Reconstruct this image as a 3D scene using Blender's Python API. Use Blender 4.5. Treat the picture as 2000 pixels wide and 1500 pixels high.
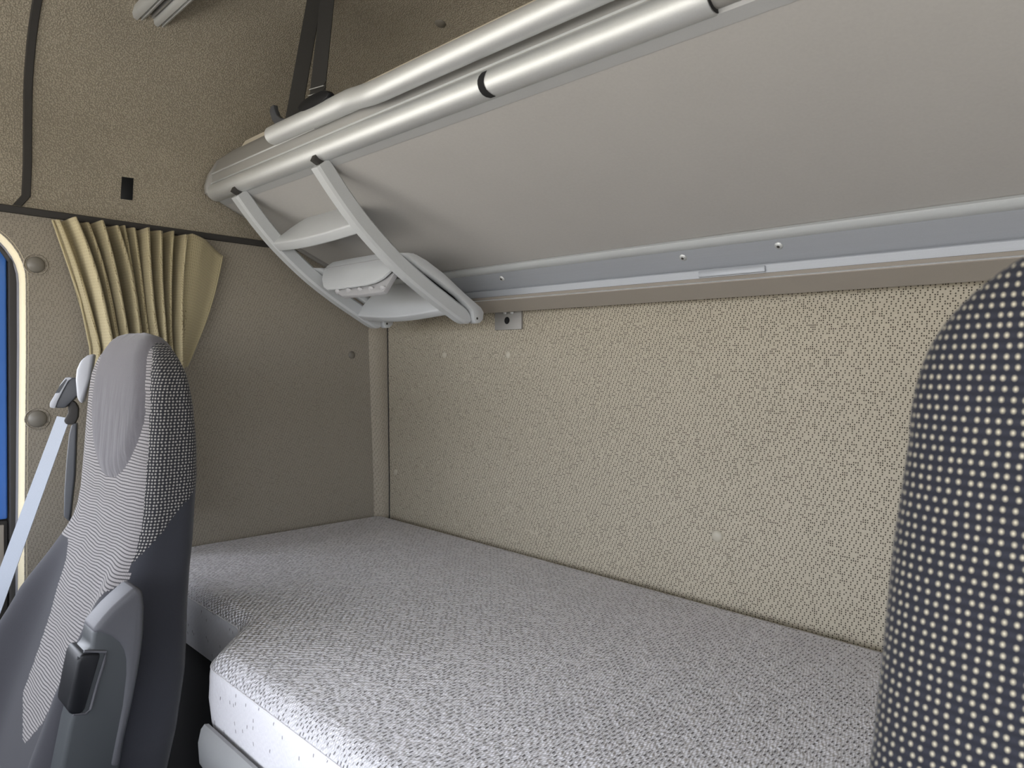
import bpy, bmesh, math, random
from mathutils import Vector, Matrix
from math import sin, cos, pi, radians, sqrt, exp
random.seed(7)
S = bpy.context.scene
for o in list(bpy.data.objects):
    bpy.data.objects.remove(o, do_unlink=True)
COL = S.collection

# ---------------------------------------------------------------- camera
FPX = 1388.0
CAM = Vector((1.693, -1.185, 1.27))
_yaw, _pit, _rol = radians(44.93), radians(1.38), radians(0.72)
_f = Vector((-sin(_yaw)*cos(_pit), cos(_yaw)*cos(_pit), -sin(_pit)))
_r0 = Vector((cos(_yaw), sin(_yaw), 0)); _u0 = _r0.cross(_f)
_r = cos(_rol)*_r0 + sin(_rol)*_u0
_u = -sin(_rol)*_r0 + cos(_rol)*_u0
cd = bpy.data.cameras.new('camera'); cam = bpy.data.objects.new('camera', cd); COL.objects.link(cam)
cd.sensor_width = 36.0; cd.sensor_fit = 'HORIZONTAL'; cd.lens = FPX*36.0/2000.0
cd.clip_start = 0.02
cam.matrix_world = Matrix(((_r.x, _u.x, -_f.x, CAM.x), (_r.y, _u.y, -_f.y, CAM.y), (_r.z, _u.z, -_f.z, CAM.z), (0, 0, 0, 1)))
cd.dof.use_dof = True; cd.dof.focus_distance = 1.45; cd.dof.aperture_fstop = 12.0
S.camera = cam

def U(px, py, axis, val):
    """point seen at a photo pixel on the plane axis = val"""
    d = _f + _r*((px-1000)/FPX) - _u*((py-750)/FPX)
    return CAM + d*((val-CAM[axis])/d[axis])
def UP(px, py, pt, n):
    d = _f + _r*((px-1000)/FPX) - _u*((py-750)/FPX)
    return CAM + d*((Vector(pt)-CAM).dot(n)/d.dot(n))

# ---------------------------------------------------------------- world, exposure
W = bpy.data.worlds.new('daylight'); S.world = W; W.use_nodes = True
wn = W.node_tree.nodes; wl = W.node_tree.links
bg = wn['Background']
tc = wn.new('ShaderNodeTexCoord'); sx = wn.new('ShaderNodeSeparateXYZ'); rp = wn.new('ShaderNodeValToRGB')
wl.new(tc.outputs['Generated'], sx.inputs[0]); 
mr = wn.new('ShaderNodeMapRange'); mr.inputs[1].default_value = -1; mr.inputs[2].default_value = 1
wl.new(sx.outputs[2], mr.inputs[0]); wl.new(mr.outputs[0], rp.inputs[0])
rp.color_ramp.elements[0].position = 0.46; rp.color_ramp.elements[0].color = (0.66, 0.63, 0.58, 1)
rp.color_ramp.elements[1].position = 0.54; rp.color_ramp.elements[1].color = (0.82, 0.86, 0.95, 1)
wl.new(rp.outputs[0], bg.inputs['Color']); bg.inputs['Strength'].default_value = 4.6
S.view_settings.view_transform = 'Standard'; S.view_settings.look = 'None'
S.view_settings.gamma = 1.0; S.view_settings.use_curve_mapping = False
S.view_settings.exposure = 0.85

# ---------------------------------------------------------------- material helpers
class NT:
    def __init__(s, name):
        s.m = bpy.data.materials.new(name); s.m.use_nodes = True
        s.t = s.m.node_tree; s.n = s.t.nodes; s.l = s.t.links
        s.b = s.n['Principled BSDF']
    def node(s, typ, *ins, **kw):
        nd = s.n.new(typ)
        for k, v in kw.items(): setattr(nd, k, v)
        for i, v in enumerate(ins):
            if v is None: continue
            s.put(nd.inputs[i], v)
        return nd
    def put(s, sock, v):
        if hasattr(v, 'is_output'): s.l.new(v, sock)
        else: sock.default_value = v
    def math(s, op, a, b=None, c=None):
        nd = s.n.new('ShaderNodeMath'); nd.operation = op
        for i, v in enumerate((a, b, c)):
            if v is not None: s.put(nd.inputs[i], v)
        return nd.outputs[0]
    def obj(s): return s.node('ShaderNodeTexCoord').outputs['Object']
    def uv(s): return s.node('ShaderNodeTexCoord').outputs['UV']
    def sep(s, v):
        nd = s.node('ShaderNodeSeparateXYZ', v); return nd.outputs
    def comb(s, x, y, z=0.0): return s.node('ShaderNodeCombineXYZ', x, y, z).outputs[0]
    def noise(s, vec, scale, detail=2.0, rough=0.5):
        nd = s.n.new('ShaderNodeTexNoise'); s.l.new(vec, nd.inputs['Vector'])
        nd.inputs['Scale'].default_value = scale; nd.inputs['Detail'].default_value = detail
        nd.inputs['Roughness'].default_value = rough
        return nd.outputs['Fac']
    def mix(s, f, a, b):
        nd = s.n.new('ShaderNodeMix'); nd.data_type = 'RGBA'
        s.put(nd.inputs['Factor'], f); s.put(nd.inputs['A'], a); s.put(nd.inputs['B'], b)
        return nd.outputs['Result']
    def ramp(s, v, lo, hi):
        nd = s.node('ShaderNodeMapRange', v, lo, hi, 0.0, 1.0); nd.interpolation_type = 'SMOOTHSTEP'
        return nd.outputs[0]
    def white(s, vec):
        nd = s.n.new('ShaderNodeTexWhiteNoise'); nd.noise_dimensions = '3D'; s.l.new(vec, nd.inputs['Vector'])
        return nd.outputs['Value']
    def bump(s, h, strength=0.3, dist=0.001):
        nd = s.n.new('ShaderNodeBump'); nd.inputs['Strength'].default_value = strength
        nd.inputs['Distance'].default_value = dist
        s.l.new(h, nd.inputs['Height']); s.l.new(nd.outputs[0], s.b.inputs['Normal'])
    def base(s, c): s.put(s.b.inputs['Base Color'], c)
    def set(s, rough=0.6, metal=0.0, spec=0.5, sheen=0.0):
        s.b.inputs['Roughness'].default_value = rough; s.b.inputs['Metallic'].default_value = metal
        s.b.inputs['Specular IOR Level'].default_value = spec
        s.b.inputs['Sheen Weight'].default_value = sheen
        return s.m
    def cells(s, a, b, pa, pb, stagger=0.0):
        """cell coordinates of a grid with pitch pa x pb -> (fa, fb, id vector)"""
        vb = s.math('DIVIDE', b, pb); ib = s.math('FLOOR', vb)
        va = s.math('DIVIDE', a, pa)
        if stagger: va = s.math('ADD', va, s.math('MULTIPLY', s.math('FLOORED_MODULO', ib, 2.0), stagger))
        ia = s.math('FLOOR', va)
        fa = s.math('SUBTRACT', s.math('SUBTRACT', va, ia), 0.5)
        fb = s.math('SUBTRACT', s.math('SUBTRACT', vb, ib), 0.5)
        return fa, fb, s.comb(ia, ib, 0.0)
def C(r, g, b):
    """sRGB 0-255 -> linear"""
    f = lambda c: (c/255/12.92) if c/255 <= 0.04045 else ((c/255+0.055)/1.055)**2.4
    return (f(r), f(g), f(b), 1.0)

def perforated(name, axes, col, dark, pitch=0.0045, keep=0.5, rad=0.27, bump=0.25, blot=0.06, dotmix=1.0):
    t = NT(name); o = t.sep(t.obj())
    a, b = o[axes[0]], o[axes[1]]
    fa, fb, cid = t.cells(a, b, pitch, pitch*1.08)
    ii = t.sep(cid)
    md_ = t.math('FLOORED_MODULO', t.math('ADD', ii[0], t.math('MULTIPLY', ii[1], 2.0)), 5.0)
    reg = t.math('ADD', t.math('MULTIPLY', t.math('LESS_THAN', t.math('ABSOLUTE', t.math('SUBTRACT', t.math('ABSOLUTE', t.math('SUBTRACT', md_, 1.5)), 1.5)), 0.25), 0.46), t.math('MULTIPLY', t.white(cid), 0.54))
    d = t.math('SQRT', t.math('ADD', t.math('MULTIPLY', fa, fa), t.math('MULTIPLY', fb, fb)))
    dot = t.math('SUBTRACT', 1.0, t.ramp(d, rad*0.75, rad*1.25))
    dot = t.math('MULTIPLY', dot, t.math('GREATER_THAN', reg, 1.0-keep))
    dot = t.math('MULTIPLY', dot, dotmix)
    rib = t.math('MULTIPLY', t.math('ADD', t.math('SINE', t.math('MULTIPLY', a, 2*pi/0.0019)), 1.0), 0.5)
    big = t.noise(t.obj(), 3.5, 3.0)
    fine = t.noise(t.obj(), 420.0, 2.0)
    f = t.math('ADD', t.math('MULTIPLY', t.math('SUBTRACT', big, 0.5), blot*4), t.math('MULTIPLY', t.math('SUBTRACT', fine, 0.5), 0.55))
    f = t.math('ADD', f, t.math('MULTIPLY', t.math('SUBTRACT', rib, 0.5), 0.22))
    c = t.mix(t.math('ADD', 0.5, f), tuple(x*0.72 for x in col[:3])+(1,), tuple(x*1.28 for x in col[:3])+(1,))
    c = t.mix(dot, c, dark)
    t.base(c)
    t.bump(t.math('SUBTRACT', t.math('MULTIPLY', fine, 0.5), dot), bump, 0.0008)
    return t.set(0.95, 0, 0.15, 0.1)

def embossed(name, col, scale=190.0, strength=0.6, var=0.25):
    t = NT(name); o = t.obj()
    v = t.n.new('ShaderNodeTexVoronoi'); t.l.new(o, v.inputs['Vector']); v.inputs['Scale'].default_value = scale
    v.inputs['Randomness'].default_value = 0.85
    h = t.ramp(v.outputs['Distance'], 0.25, 0.75)
    big = t.noise(o, 3.0, 3.0)
    fine = t.noise(o, 500.0, 1.0)
    f = t.math('ADD', t.math('MULTIPLY', h, -0.55), t.math('ADD', t.math('MULTIPLY', big, 0.7), t.math('MULTIPLY', fine, 0.5)))
    t.base(t.mix(f, tuple(x*(1-var*1.3) for x in col[:3])+(1,), tuple(x*(1+var) for x in col[:3])+(1,)))
    t.bump(t.math('MULTIPLY', h, -1.0), strength, 0.0012)
    return t.set(0.9, 0, 0.2, 0.05)

def plastic(name, col, rough=0.45, bump=0.1, scale=900.0, spec=0.4):
    t = NT(name); n = t.noise(t.obj(), scale, 1.0)
    big = t.noise(t.obj(), 14.0, 3.0)
    t.base(t.mix(t.math('ADD', t.math('MULTIPLY', n, 0.5), t.math('MULTIPLY', big, 0.5)), tuple(x*0.88 for x in col[:3])+(1,), tuple(min(1, x*1.1) for x in col[:3])+(1,)))
    t.bump(n, bump, 0.0004)
    return t.set(rough, 0, spec)

def metal(name, col, rough=0.35, m=1.0, axis=0):
    t = NT(name); o = t.sep(t.obj())
    v = t.comb(t.math('MULTIPLY', o[0], 3.0), t.math('MULTIPLY', o[1], 500.0), t.math('MULTIPLY', o[2], 500.0))
    n = t.noise(v, 1.0, 3.0)
    f2 = t.noise(t.obj(), 700.0, 1.0)
    t.base(t.mix(t.math('ADD', t.math('MULTIPLY', n, 0.5), t.math('MULTIPLY', f2, 0.5)), tuple(x*0.9 for x in col[:3])+(1,), tuple(min(1, x*1.08) for x in col[:3])+(1,)))
    t.bump(n, 0.04, 0.0003)
    return t.set(rough, m, 0.5)

def cloth(name, col, scale=900.0, bump=0.3, sheen=0.3, var=0.2):
    t = NT(name); n = t.noise(t.obj(), scale, 2.0); big = t.noise(t.obj(), 9.0, 3.0)
    f = t.math('ADD', t.math('MULTIPLY', n, 0.6), t.math('MULTIPLY', big, 0.4))
    t.base(t.mix(f, tuple(x*(1-var) for x in col[:3])+(1,), tuple(min(1, x*(1+var)) for x in col[:3])+(1,)))
    t.bump(n, bump, 0.0006)
    return t.set(0.95, 0, 0.12, sheen)

M = {}
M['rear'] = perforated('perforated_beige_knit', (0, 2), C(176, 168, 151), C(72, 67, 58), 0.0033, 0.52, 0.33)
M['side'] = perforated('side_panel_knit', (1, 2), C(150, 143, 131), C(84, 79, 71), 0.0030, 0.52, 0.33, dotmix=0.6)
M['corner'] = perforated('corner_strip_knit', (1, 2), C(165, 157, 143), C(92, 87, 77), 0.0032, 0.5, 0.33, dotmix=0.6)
M['liner'] = embossed('embossed_roof_liner', C(162, 154, 138), 300.0, 0.7, 0.25)
M['underside'] = cloth('bunk_base_felt', C(167, 165, 162), 260.0, 0.15, 0.1, 0.09)
M['alu'] = metal('brushed_aluminium', C(208, 210, 210), 0.54, 0.7)
M['alu_bright'] = metal('satin_aluminium', C(188, 192, 193), 0.5, 0.25)
M['alu_flat'] = metal('anodised_aluminium_strip', C(163, 167, 173), 0.45, 0.25)
M['alu_dull'] = metal('dull_aluminium', C(160, 159, 156), 0.5, 0.4)
M['flange'] = plastic('silver_painted_flange', C(150, 151, 151), 0.4, 0.05)
M['taupe'] = plastic('taupe_painted_profile', C(150, 143, 134), 0.5, 0.05)
M['grey'] = plastic('light_grey_plastic', C(184, 187, 189), 0.42, 0.12)
M['grey_in'] = plastic('grey_ribbed_plastic', C(160, 160, 162), 0.5, 0.1)
M['dark'] = plastic('dark_rubber', C(52, 50, 48), 0.7, 0.1)
M['black'] = plastic('black_plastic', C(20, 21, 24), 0.45, 0.05, 900.0, 0.25)
M['void'] = plastic('dark_interior', C(22, 22, 24), 0.9, 0.0)
M['strap'] = cloth('black_webbing', C(44, 43, 41), 700.0, 0.4, 0.1, 0.35)
M['cream'] = cloth('cream_mattress_cover', C(205, 196, 178), 500.0, 0.2, 0.1, 0.08)
M['clip'] = plastic('beige_plastic_clip', C(180, 174, 158), 0.35, 0.03)
M['clip_grey'] = plastic('taupe_plastic_clip', C(116, 112, 104), 0.4, 0.03)
M['edge'] = cloth('sunlit_wrapped_edge', C(206, 196, 168), 250.0, 0.5, 0.1, 0.12)  # side panel cloth with the sunlight put into its paler colour
M['seal'] = plastic('grey_door_seal', C(108, 108, 112), 0.6, 0.1)
M['blue'] = plastic('blue_paint', C(70, 118, 196), 0.2, 0.0)
def velvet():
    t = NT('grey_velvet'); o = t.sep(t.obj()); ob = t.obj()
    n = t.noise(ob, 600.0, 2.0); big = t.noise(ob, 9.0, 3.0)
    st_ = t.noise(t.comb(t.math('MULTIPLY', o[0], 42.0), t.math('MULTIPLY', o[1], 42.0), t.math('MULTIPLY', o[2], 7.0)), 1.0, 2.0)
    fade = t.math('SUBTRACT', 1.0, t.ramp(o[2], 1.18, 1.26))
    t.base(t.mix(t.math('ADD', t.math('MULTIPLY', n, 0.5), t.math('MULTIPLY', big, 0.5)), C(72, 70, 73), C(98, 95, 98)))
    t.bump(t.math('ADD', t.math('MULTIPLY', n, 0.06), t.math('MULTIPLY', t.math('MULTIPLY', st_, fade), 1.6)), 0.5, 0.006)
    return t.set(0.95, 0, 0.1, 0.2)
M['velvet'] = velvet()
M['plain'] = cloth('plain_dark_grey_cloth', C(47, 48, 53), 900.0, 0.25, 0.2, 0.2)
M['bolster'] = cloth('plain_grey_cloth', C(54, 54, 58), 700.0, 0.3, 0.12, 0.16)
M['seat_plastic'] = plastic('grained_grey_plastic', C(70, 72, 76), 0.5, 0.35, 1300.0)
M['arm_tip'] = plastic('grained_light_grey_plastic', C(78, 78, 82), 0.55, 0.4, 1300.0)
M['arm_low'] = plastic('smooth_grey_plastic', C(60, 63, 65), 0.42, 0.1, 700.0)
M['shell'] = plastic('pale_grey_shell', C(170, 172, 178), 0.4, 0.1)
M['belt'] = cloth('pale_grey_webbing', C(172, 178, 188), 700.0, 0.3, 0.2, 0.1)
M['floor'] = cloth('dark_floor_mat', C(38, 38, 40), 300.0, 0.3, 0.0, 0.2)
M['white_thread'] = plastic('grey_thread', C(150, 150, 148), 0.8, 0.0)

# mattress weave: short dark dashes and puffy stitches
def mattress_mat(name, dens):
    t = NT(name); o = t.sep(t.obj())
    w = t.noise(t.obj(), 28.0, 2.0)
    a = t.math('ADD', o[1], t.math('MULTIPLY', w, 0.006)); b = t.math('ADD', o[0], t.math('MULTIPLY', t.noise(t.obj(), 33.0, 2.0), 0.006))
    a = t.math('ADD', a, t.math('MULTIPLY', o[2], 1.1))
    fa, fb, cid = t.cells(a, b, 0.0112, 0.0060, 0.5)
    j = t.math('SUBTRACT', t.white(cid), 0.5)
    da = t.math('ABSOLUTE', t.math('ADD', fa, t.math('MULTIPLY', j, 0.35)))
    db = t.math('ABSOLUTE', fb)
    dash = t.math('MULTIPLY', t.math('SUBTRACT', 1.0, t.ramp(da, 0.14, 0.32)), t.math('SUBTRACT', 1.0, t.ramp(db, 0.07, 0.2)))
    dash = t.math('MULTIPLY', dash, t.math('GREATER_THAN', t.white(t.node('ShaderNodeVectorMath', cid, (7.3, 1.9, 0.4)).outputs[0]), 1-dens))
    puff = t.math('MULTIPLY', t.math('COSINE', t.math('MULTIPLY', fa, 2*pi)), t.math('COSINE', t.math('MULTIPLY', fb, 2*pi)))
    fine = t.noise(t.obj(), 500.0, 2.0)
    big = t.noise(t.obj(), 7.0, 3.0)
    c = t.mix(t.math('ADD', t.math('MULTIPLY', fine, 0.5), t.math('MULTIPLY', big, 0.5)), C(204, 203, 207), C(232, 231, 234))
    c = t.mix(t.math('MULTIPLY', t.ramp(t.math('MULTIPLY', puff, -1.0), -0.3, 1.0), 0.20 if dens > 0.4 else 0.0), c, C(140, 136, 138))  # shade of the hollows between puffs, mixed into the colour
    c = t.mix(t.math('MULTIPLY', dash, 0.95), c, C(74, 69, 68))
    t.base(c)
    v = t.n.new('ShaderNodeTexVoronoi'); t.l.new(t.obj(), v.inputs['Vector']); v.inputs['Scale'].default_value = 140.0
    h = t.math('ADD', t.math('MULTIPLY', puff, 0.35), t.math('MULTIPLY', t.math('SUBTRACT', 1.0, v.outputs['Distance']), 0.7))
    h = t.math('SUBTRACT', h, t.math('MULTIPLY', dash, 0.9))
    t.bump(h, 1.0 if dens > 0.4 else 0.15, 0.003)
    return t.set(0.9, 0, 0.2, 0.15)
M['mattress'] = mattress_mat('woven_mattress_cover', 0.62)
M['mattress_side'] = mattress_mat('mattress_border_cloth', 0.07)

# seat cloths use UV in metres
def ribbed():
    t = NT('ribbed_seat_cloth'); uv = t.uv(); o = t.sep(uv)
    warp = t.math('MULTIPLY', t.math('SUBTRACT', t.noise(uv, 14.0, 1.0), 0.5), 0.012)
    v = t.math('DIVIDE', t.math('ADD', o[1], warp), 0.0047)
    fr = t.math('ABSOLUTE', t.math('SUBTRACT', t.math('FRACT', v), 0.5))
    line = t.math('SUBTRACT', 1.0, t.ramp(fr, 0.06, 0.26))
    tw = t.math('MULTIPLY', t.math('ADD', t.math('SINE', t.math('ADD', t.math('MULTIPLY', o[0], 2*pi/0.0028), t.math('MULTIPLY', v, 3.0))), 1.0), 0.5)
    c = t.mix(tw, C(112, 109, 109), C(146, 142, 141))
    c = t.mix(t.math('MULTIPLY', line, 0.88), c, C(34, 34, 38))
    t.base(c); t.bump(t.math('SUBTRACT', t.math('MULTIPLY', tw, 0.3), line), 0.6, 0.0012)
    return t.set(0.95, 0, 0.15, 0.1)
M['ribbed'] = ribbed()
def dotted(name, pu, pv, ground, dot, ra=0.27, rb=0.3):
    t = NT(name); uv = t.uv(); o = t.sep(uv)
    fa, fb, cid = t.cells(o[0], o[1], pu, pv, 0.12)
    j = t.white(cid)
    fa = t.math('ADD', fa, t.math('MULTIPLY', t.math('SUBTRACT', j, 0.5), 0.25))
    d = t.math('SQRT', t.math('ADD', t.math('POWER', t.math('DIVIDE', fa, ra), 2.0), t.math('POWER', t.math('DIVIDE', fb, rb), 2.0)))
    k = t.math('SUBTRACT', 1.0, t.ramp(d, 0.75, 1.25))
    fine = t.noise(uv, 900.0, 2.0)
    band = t.math('MULTIPLY', t.math('ADD', t.math('COSINE', t.math('MULTIPLY', fb, 2*pi)), 1.0), 0.5)
    g = t.mix(t.math('MULTIPLY', t.math('ADD', fine, band), 0.5), tuple(x*0.55 for x in ground[:3])+(1,), tuple(x*1.6 for x in ground[:3])+(1,))
    dd = t.mix(t.math('MULTIPLY', fine, 1.0), tuple(x*0.8 for x in dot[:3])+(1,), tuple(min(1, x*1.15) for x in dot[:3])+(1,))
    t.base(t.mix(k, g, dd)); t.bump(t.math('ADD', k, t.math('MULTIPLY', fine, 0.4)), 0.5, 0.001)
    return t.set(0.95, 0, 0.12, 0.1)
M['dots_left'] = dotted('dotted_seat_cloth_worn', 0.0050, 0.0046, C(44, 44, 47), C(146, 143, 138))
M['dots_right'] = dotted('dotted_seat_cloth', 0.0043, 0.0046, C(40, 41, 48), C(186, 178, 156), 0.175, 0.215)
def curtain_mat():
    t = NT('beige_knitted_curtain'); uv = t.uv(); o = t.sep(uv)
    rib = t.math('ABSOLUTE', t.math('SUBTRACT', t.math('FRACT', t.math('DIVIDE', o[0], 0.0042)), 0.5))
    seg = t.math('ABSOLUTE', t.math('SUBTRACT', t.math('FRACT', t.math('DIVIDE', o[1], 0.006)), 0.5))
    k = t.math('MULTIPLY', t.math('SUBTRACT', 1.0, t.ramp(rib, 0.05, 0.2)), t.ramp(seg, 0.08, 0.2))
    fine = t.noise(uv, 500.0, 2.0)
    c = t.mix(fine, C(160, 150, 120), C(186, 175, 143))
    t.base(t.mix(t.math('MULTIPLY', k, 0.6), c, C(96, 84, 58)))
    t.bump(t.math('SUBTRACT', fine, k), 0.4, 0.001)
    return t.set(0.95, 0, 0.15, 0.15)
M['curtain'] = curtain_mat()

# ---------------------------------------------------------------- mesh helpers
def mesh(name, verts, faces, mat, parent=None, smooth=False, uvs=None, auto=None):
    me = bpy.data.meshes.new(name); me.from_pydata([tuple(v) for v in verts], [], faces)
    me.materials.append(M[mat] if isinstance(mat, str) else mat)
    if uvs:
        lay = me.uv_layers.new(name='UVMap')
        for lp in me.loops: lay.data[lp.index].uv = uvs[lp.vertex_index]
    if smooth:
        for p in me.polygons: p.use_smooth = True
    me.update()
    o = bpy.data.objects.new(name, me); COL.objects.link(o)
    if auto is not None:
        me.set_sharp_from_angle(angle=radians(auto))
    if parent is not None:
        o.parent = parent; o.matrix_parent_inverse = Matrix.Identity(4)
        w = Vector((0, 0, 0)); q = parent
        while q is not None: w += q.location; q = q.parent
        o.location = -w
    return o
def from_bm(name, bm, mat, parent=None, auto=35):
    bmesh.ops.recalc_face_normals(bm, faces=bm.faces)
    vs = [v.co.copy() for v in bm.verts]; bm.verts.index_update()
    fs = [[v.index for v in f.verts] for f in bm.faces]; bm.free()
    return mesh(name, vs, fs, mat, parent, True, None, auto)
def thing(name, label, cat, loc=(0, 0, 0), group=None):
    o = bpy.data.objects.new(name, None); COL.objects.link(o); o.location = loc
    o.empty_display_size = 0.05
    bpy.context.view_layer.update()
    return tag(o, label, cat, group)
def tag(o, label, cat, group=None):
    o['label'] = label; o['category'] = cat
    if group: o['group'] = group
    return o
def struct(o, label=None):
    o['kind'] = 'structure'
    if label: o['label'] = label
    return o
def bevel_bm(bm, w, seg=2):
    if w: bmesh.ops.bevel(bm, geom=list(bm.edges), offset=w, segments=seg, affect='EDGES', profile=0.5, clamp_overlap=True)
def box(name, lo, hi, mat, parent=None, bev=0.003, seg=2):
    bm = bmesh.new(); bmesh.ops.create_cube(bm, size=1.0)
    lo, hi = Vector(lo), Vector(hi)
    for v in bm.verts: v.co = Vector([(lo[i]+hi[i])/2 + v.co[i]*(hi[i]-lo[i]) for i in range(3)])
    bevel_bm(bm, bev, seg)
    return from_bm(name, bm, mat, parent)
def prism(name, pts, vec, mat, parent=None, bev=0.0, seg=2, auto=35):
    """polygon of 3D points, extruded by vec"""
    bm = bmesh.new(); n = len(pts); vec = Vector(vec)
    a = [bm.verts.new(p) for p in pts]; b = [bm.verts.new(Vector(p)+vec) for p in pts]
    bm.faces.new(a); bm.faces.new(b[::-1])
    for i in range(n): bm.faces.new((a[i], b[i], b[(i+1) % n], a[(i+1) % n]))
    bmesh.ops.recalc_face_normals(bm, faces=bm.faces)
    if bev:
        es = [e for e in bm.edges if e.calc_face_angle(0) > radians(25)]
        bmesh.ops.bevel(bm, geom=es, offset=bev, segments=seg, affect='EDGES', profile=0.5, clamp_overlap=True)
    return from_bm(name, bm, mat, parent, auto)
def yz(pts, x): return [(x, p[0], p[1]) for p in pts]
def loft(name, rings, mat, parent=None, caps=True, auto=40, closed=True, uvs=None):
    n = len(rings[0]); vs = [p for r in rings for p in r]; fs = []
    for i in range(len(rings)-1):
        for j in range(n if closed else n-1):
            k = (j+1) % n
            fs.append((i*n+j, i*n+k, (i+1)*n+k, (i+1)*n+j))
    if caps and closed:
        fs.append(tuple(range(n))[::-1]); fs.append(tuple(range((len(rings)-1)*n, len(rings)*n)))
    bm = bmesh.new(); bv = [bm.verts.new(p) for p in vs]
    for f in fs:
        try: bm.faces.new([bv[i] for i in f])
        except ValueError: pass
    return from_bm(name, bm, mat, parent, auto)
def frame(t):
    t = Vector(t).normalized(); up = Vector((0, 0, 1)) if abs(t.z) < 0.9 else Vector((1, 0, 0))
    a = t.cross(up).normalized(); return a, a.cross(t).normalized()
def tube(name, path, rad, mat, parent=None, n=16, caps=True):
    path = [Vector(p) for p in path]; rings = []
    for i, p in enumerate(path):
        t = (path[min(i+1, len(path)-1)] - path[max(i-1, 0)])
        a, b = frame(t); r = rad[i] if isinstance(rad, (list, tuple)) else rad
        rings.append([p + a*(r*cos(2*pi*k/n)) + b*(r*sin(2*pi*k/n)) for k in range(n)])
    return loft(name, rings, mat, parent, caps, 50)
def ribbon(name, path, wvec, thick, mat, parent=None, auto=50):
    """flat strap: path points, width vector (full), thickness"""
    path = [Vector(p) for p in path]; rings = []
    for i, p in enumerate(path):
        w = Vector(wvec[i] if isinstance(wvec, list) else wvec)
        t = (path[min(i+1, len(path)-1)] - path[max(i-1, 0)]).normalized()
        n = t.cross(w).normalized()*thick*0.5; h = w*0.5
        rings.append([p-h-n, p+h-n, p+h+n, p-h+n])
    return loft(name, rings, mat, parent, True, auto)
def dome(name, c, nrm, r, h, mat, parent=None, seg=20, rings=5):
    c = Vector(c); nrm = Vector(nrm).normalized(); a, b = frame(nrm)
    vs, fs = [], []
    for i in range(rings):
        th = (pi/2)*i/rings
        rr, hh = r*cos(th), h*sin(th)
        for k in range(seg): vs.append(c + a*(rr*cos(2*pi*k/seg)) + b*(rr*sin(2*pi*k/seg)) + nrm*hh)
    vs.append(c+nrm*h)
    for i in range(rings-1):
        for k in range(seg):
            q = (k+1) % seg; fs.append((i*seg+k, i*seg+q, (i+1)*seg+q, (i+1)*seg+k))
    for k in range(seg): fs.append(((rings-1)*seg+k, (rings-1)*seg+(k+1) % seg, len(vs)-1))
    bm = bmesh.new(); bv = [bm.verts.new(p) for p in vs]
    for f in fs: bm.faces.new([bv[i] for i in f])
    return from_bm(name, bm, mat, parent, 60)
def interp(tab, x):
    """piecewise linear table [(key, val...)] sorted by key"""
    if x <= tab[0][0]: return tab[0][1:]
    for a, b in zip(tab, tab[1:]):
        if x <= b[0]:
            t = (x-a[0])/(b[0]-a[0]); return tuple(p+(q-p)*t for p, q in zip(a[1:], b[1:]))
    return tab[-1][1:]
def smooth_path(pts, sub=6):
    """Catmull-Rom through points of any dimension"""
    pts = [Vector(p) for p in pts]; out = []
    for i in range(len(pts)-1):
        p0 = pts[max(i-1, 0)]; p1 = pts[i]; p2 = pts[i+1]; p3 = pts[min(i+2, len(pts)-1)]
        for k in range(sub):
            t = k/sub
            out.append(0.5*((2*p1) + (p2-p0)*t + (2*p0-5*p1+4*p2-p3)*t*t + (3*p1-p0-3*p2+p3)*t**3))
    out.append(pts[-1]); return out

# ================================================================ THE SETTING
XR = 2.19; YF = -2.15; ZS = 1.568       # cab width, windscreen plane, height of the seam
struct(box('floor', (-0.05, YF-0.3, -0.05), (XR+0.05, 0.05, 0.0), 'floor', None, 0))
# rear wall panel
wall_rear = struct(mesh('wall_rear', [(0.0, 0, 0), (XR, 0, 0), (XR, 0, ZS+0.02), (0.0, 0, ZS+0.02), (0, .03, 0), (XR, .03, 0), (XR, .03, ZS+.02), (0, .03, ZS+.02)],
     [(0, 1, 2, 3), (4, 7, 6, 5), (0, 4, 5, 1), (3, 2, 6, 7), (0, 3, 7, 4), (1, 5, 6, 2)], 'rear'))
# left wall with door aperture
YA = -0.865
def aperture(off=0.0, sgn=1):
    """edge of the door opening from the floor up and forward, (y, z)"""
    pts = [(YA-0.006+off, 0.0), (YA-0.004+off, 0.9), (YA+off, 1.30)]
    r = 0.115-off; cy, cz = YA+off-r, 1.545+off-r
    pts += [(cy+r*cos(a), cz+r*sin(a)) for a in [pi/2*i/10 for i in range(11)]]
    pts += [(YF-0.02, 1.545+off)]
    return pts
ap = aperture()
outline = [(0.0, 0.0)] + ap + [(YF-0.02, ZS+0.02), (0.0, ZS+0.02)]
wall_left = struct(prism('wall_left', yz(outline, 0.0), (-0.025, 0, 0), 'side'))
# wrapped edge of the aperture (reveal)
rv = []
for (y, z) in ap: rv.append([(0.0005, y+0.004, z+0.002), (-0.004, y-0.001, z-0.0005), (-0.012, y-0.004, z-0.002), (-0.034, y-0.005, z-0.003), (-0.036, y+0.01, z+0.006)])
loft('wrapped_edge', rv, 'edge', wall_left, caps=False, closed=False)
for xo, yo, r, mt_ in ((-0.041, -0.0015, 0.0065, 'seal'), (-0.053, -0.0065, 0.0065, 'dark')):
    tube('door_seal', [(xo, y+yo, z+yo*0.6) for (y, z) in ap], r, mt_, wall_left, 12)
box('door_post', (-0.20, -0.884, 0.0), (-0.047, -0.55, 1.62), 'dark', wall_left, 0.002)
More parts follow.
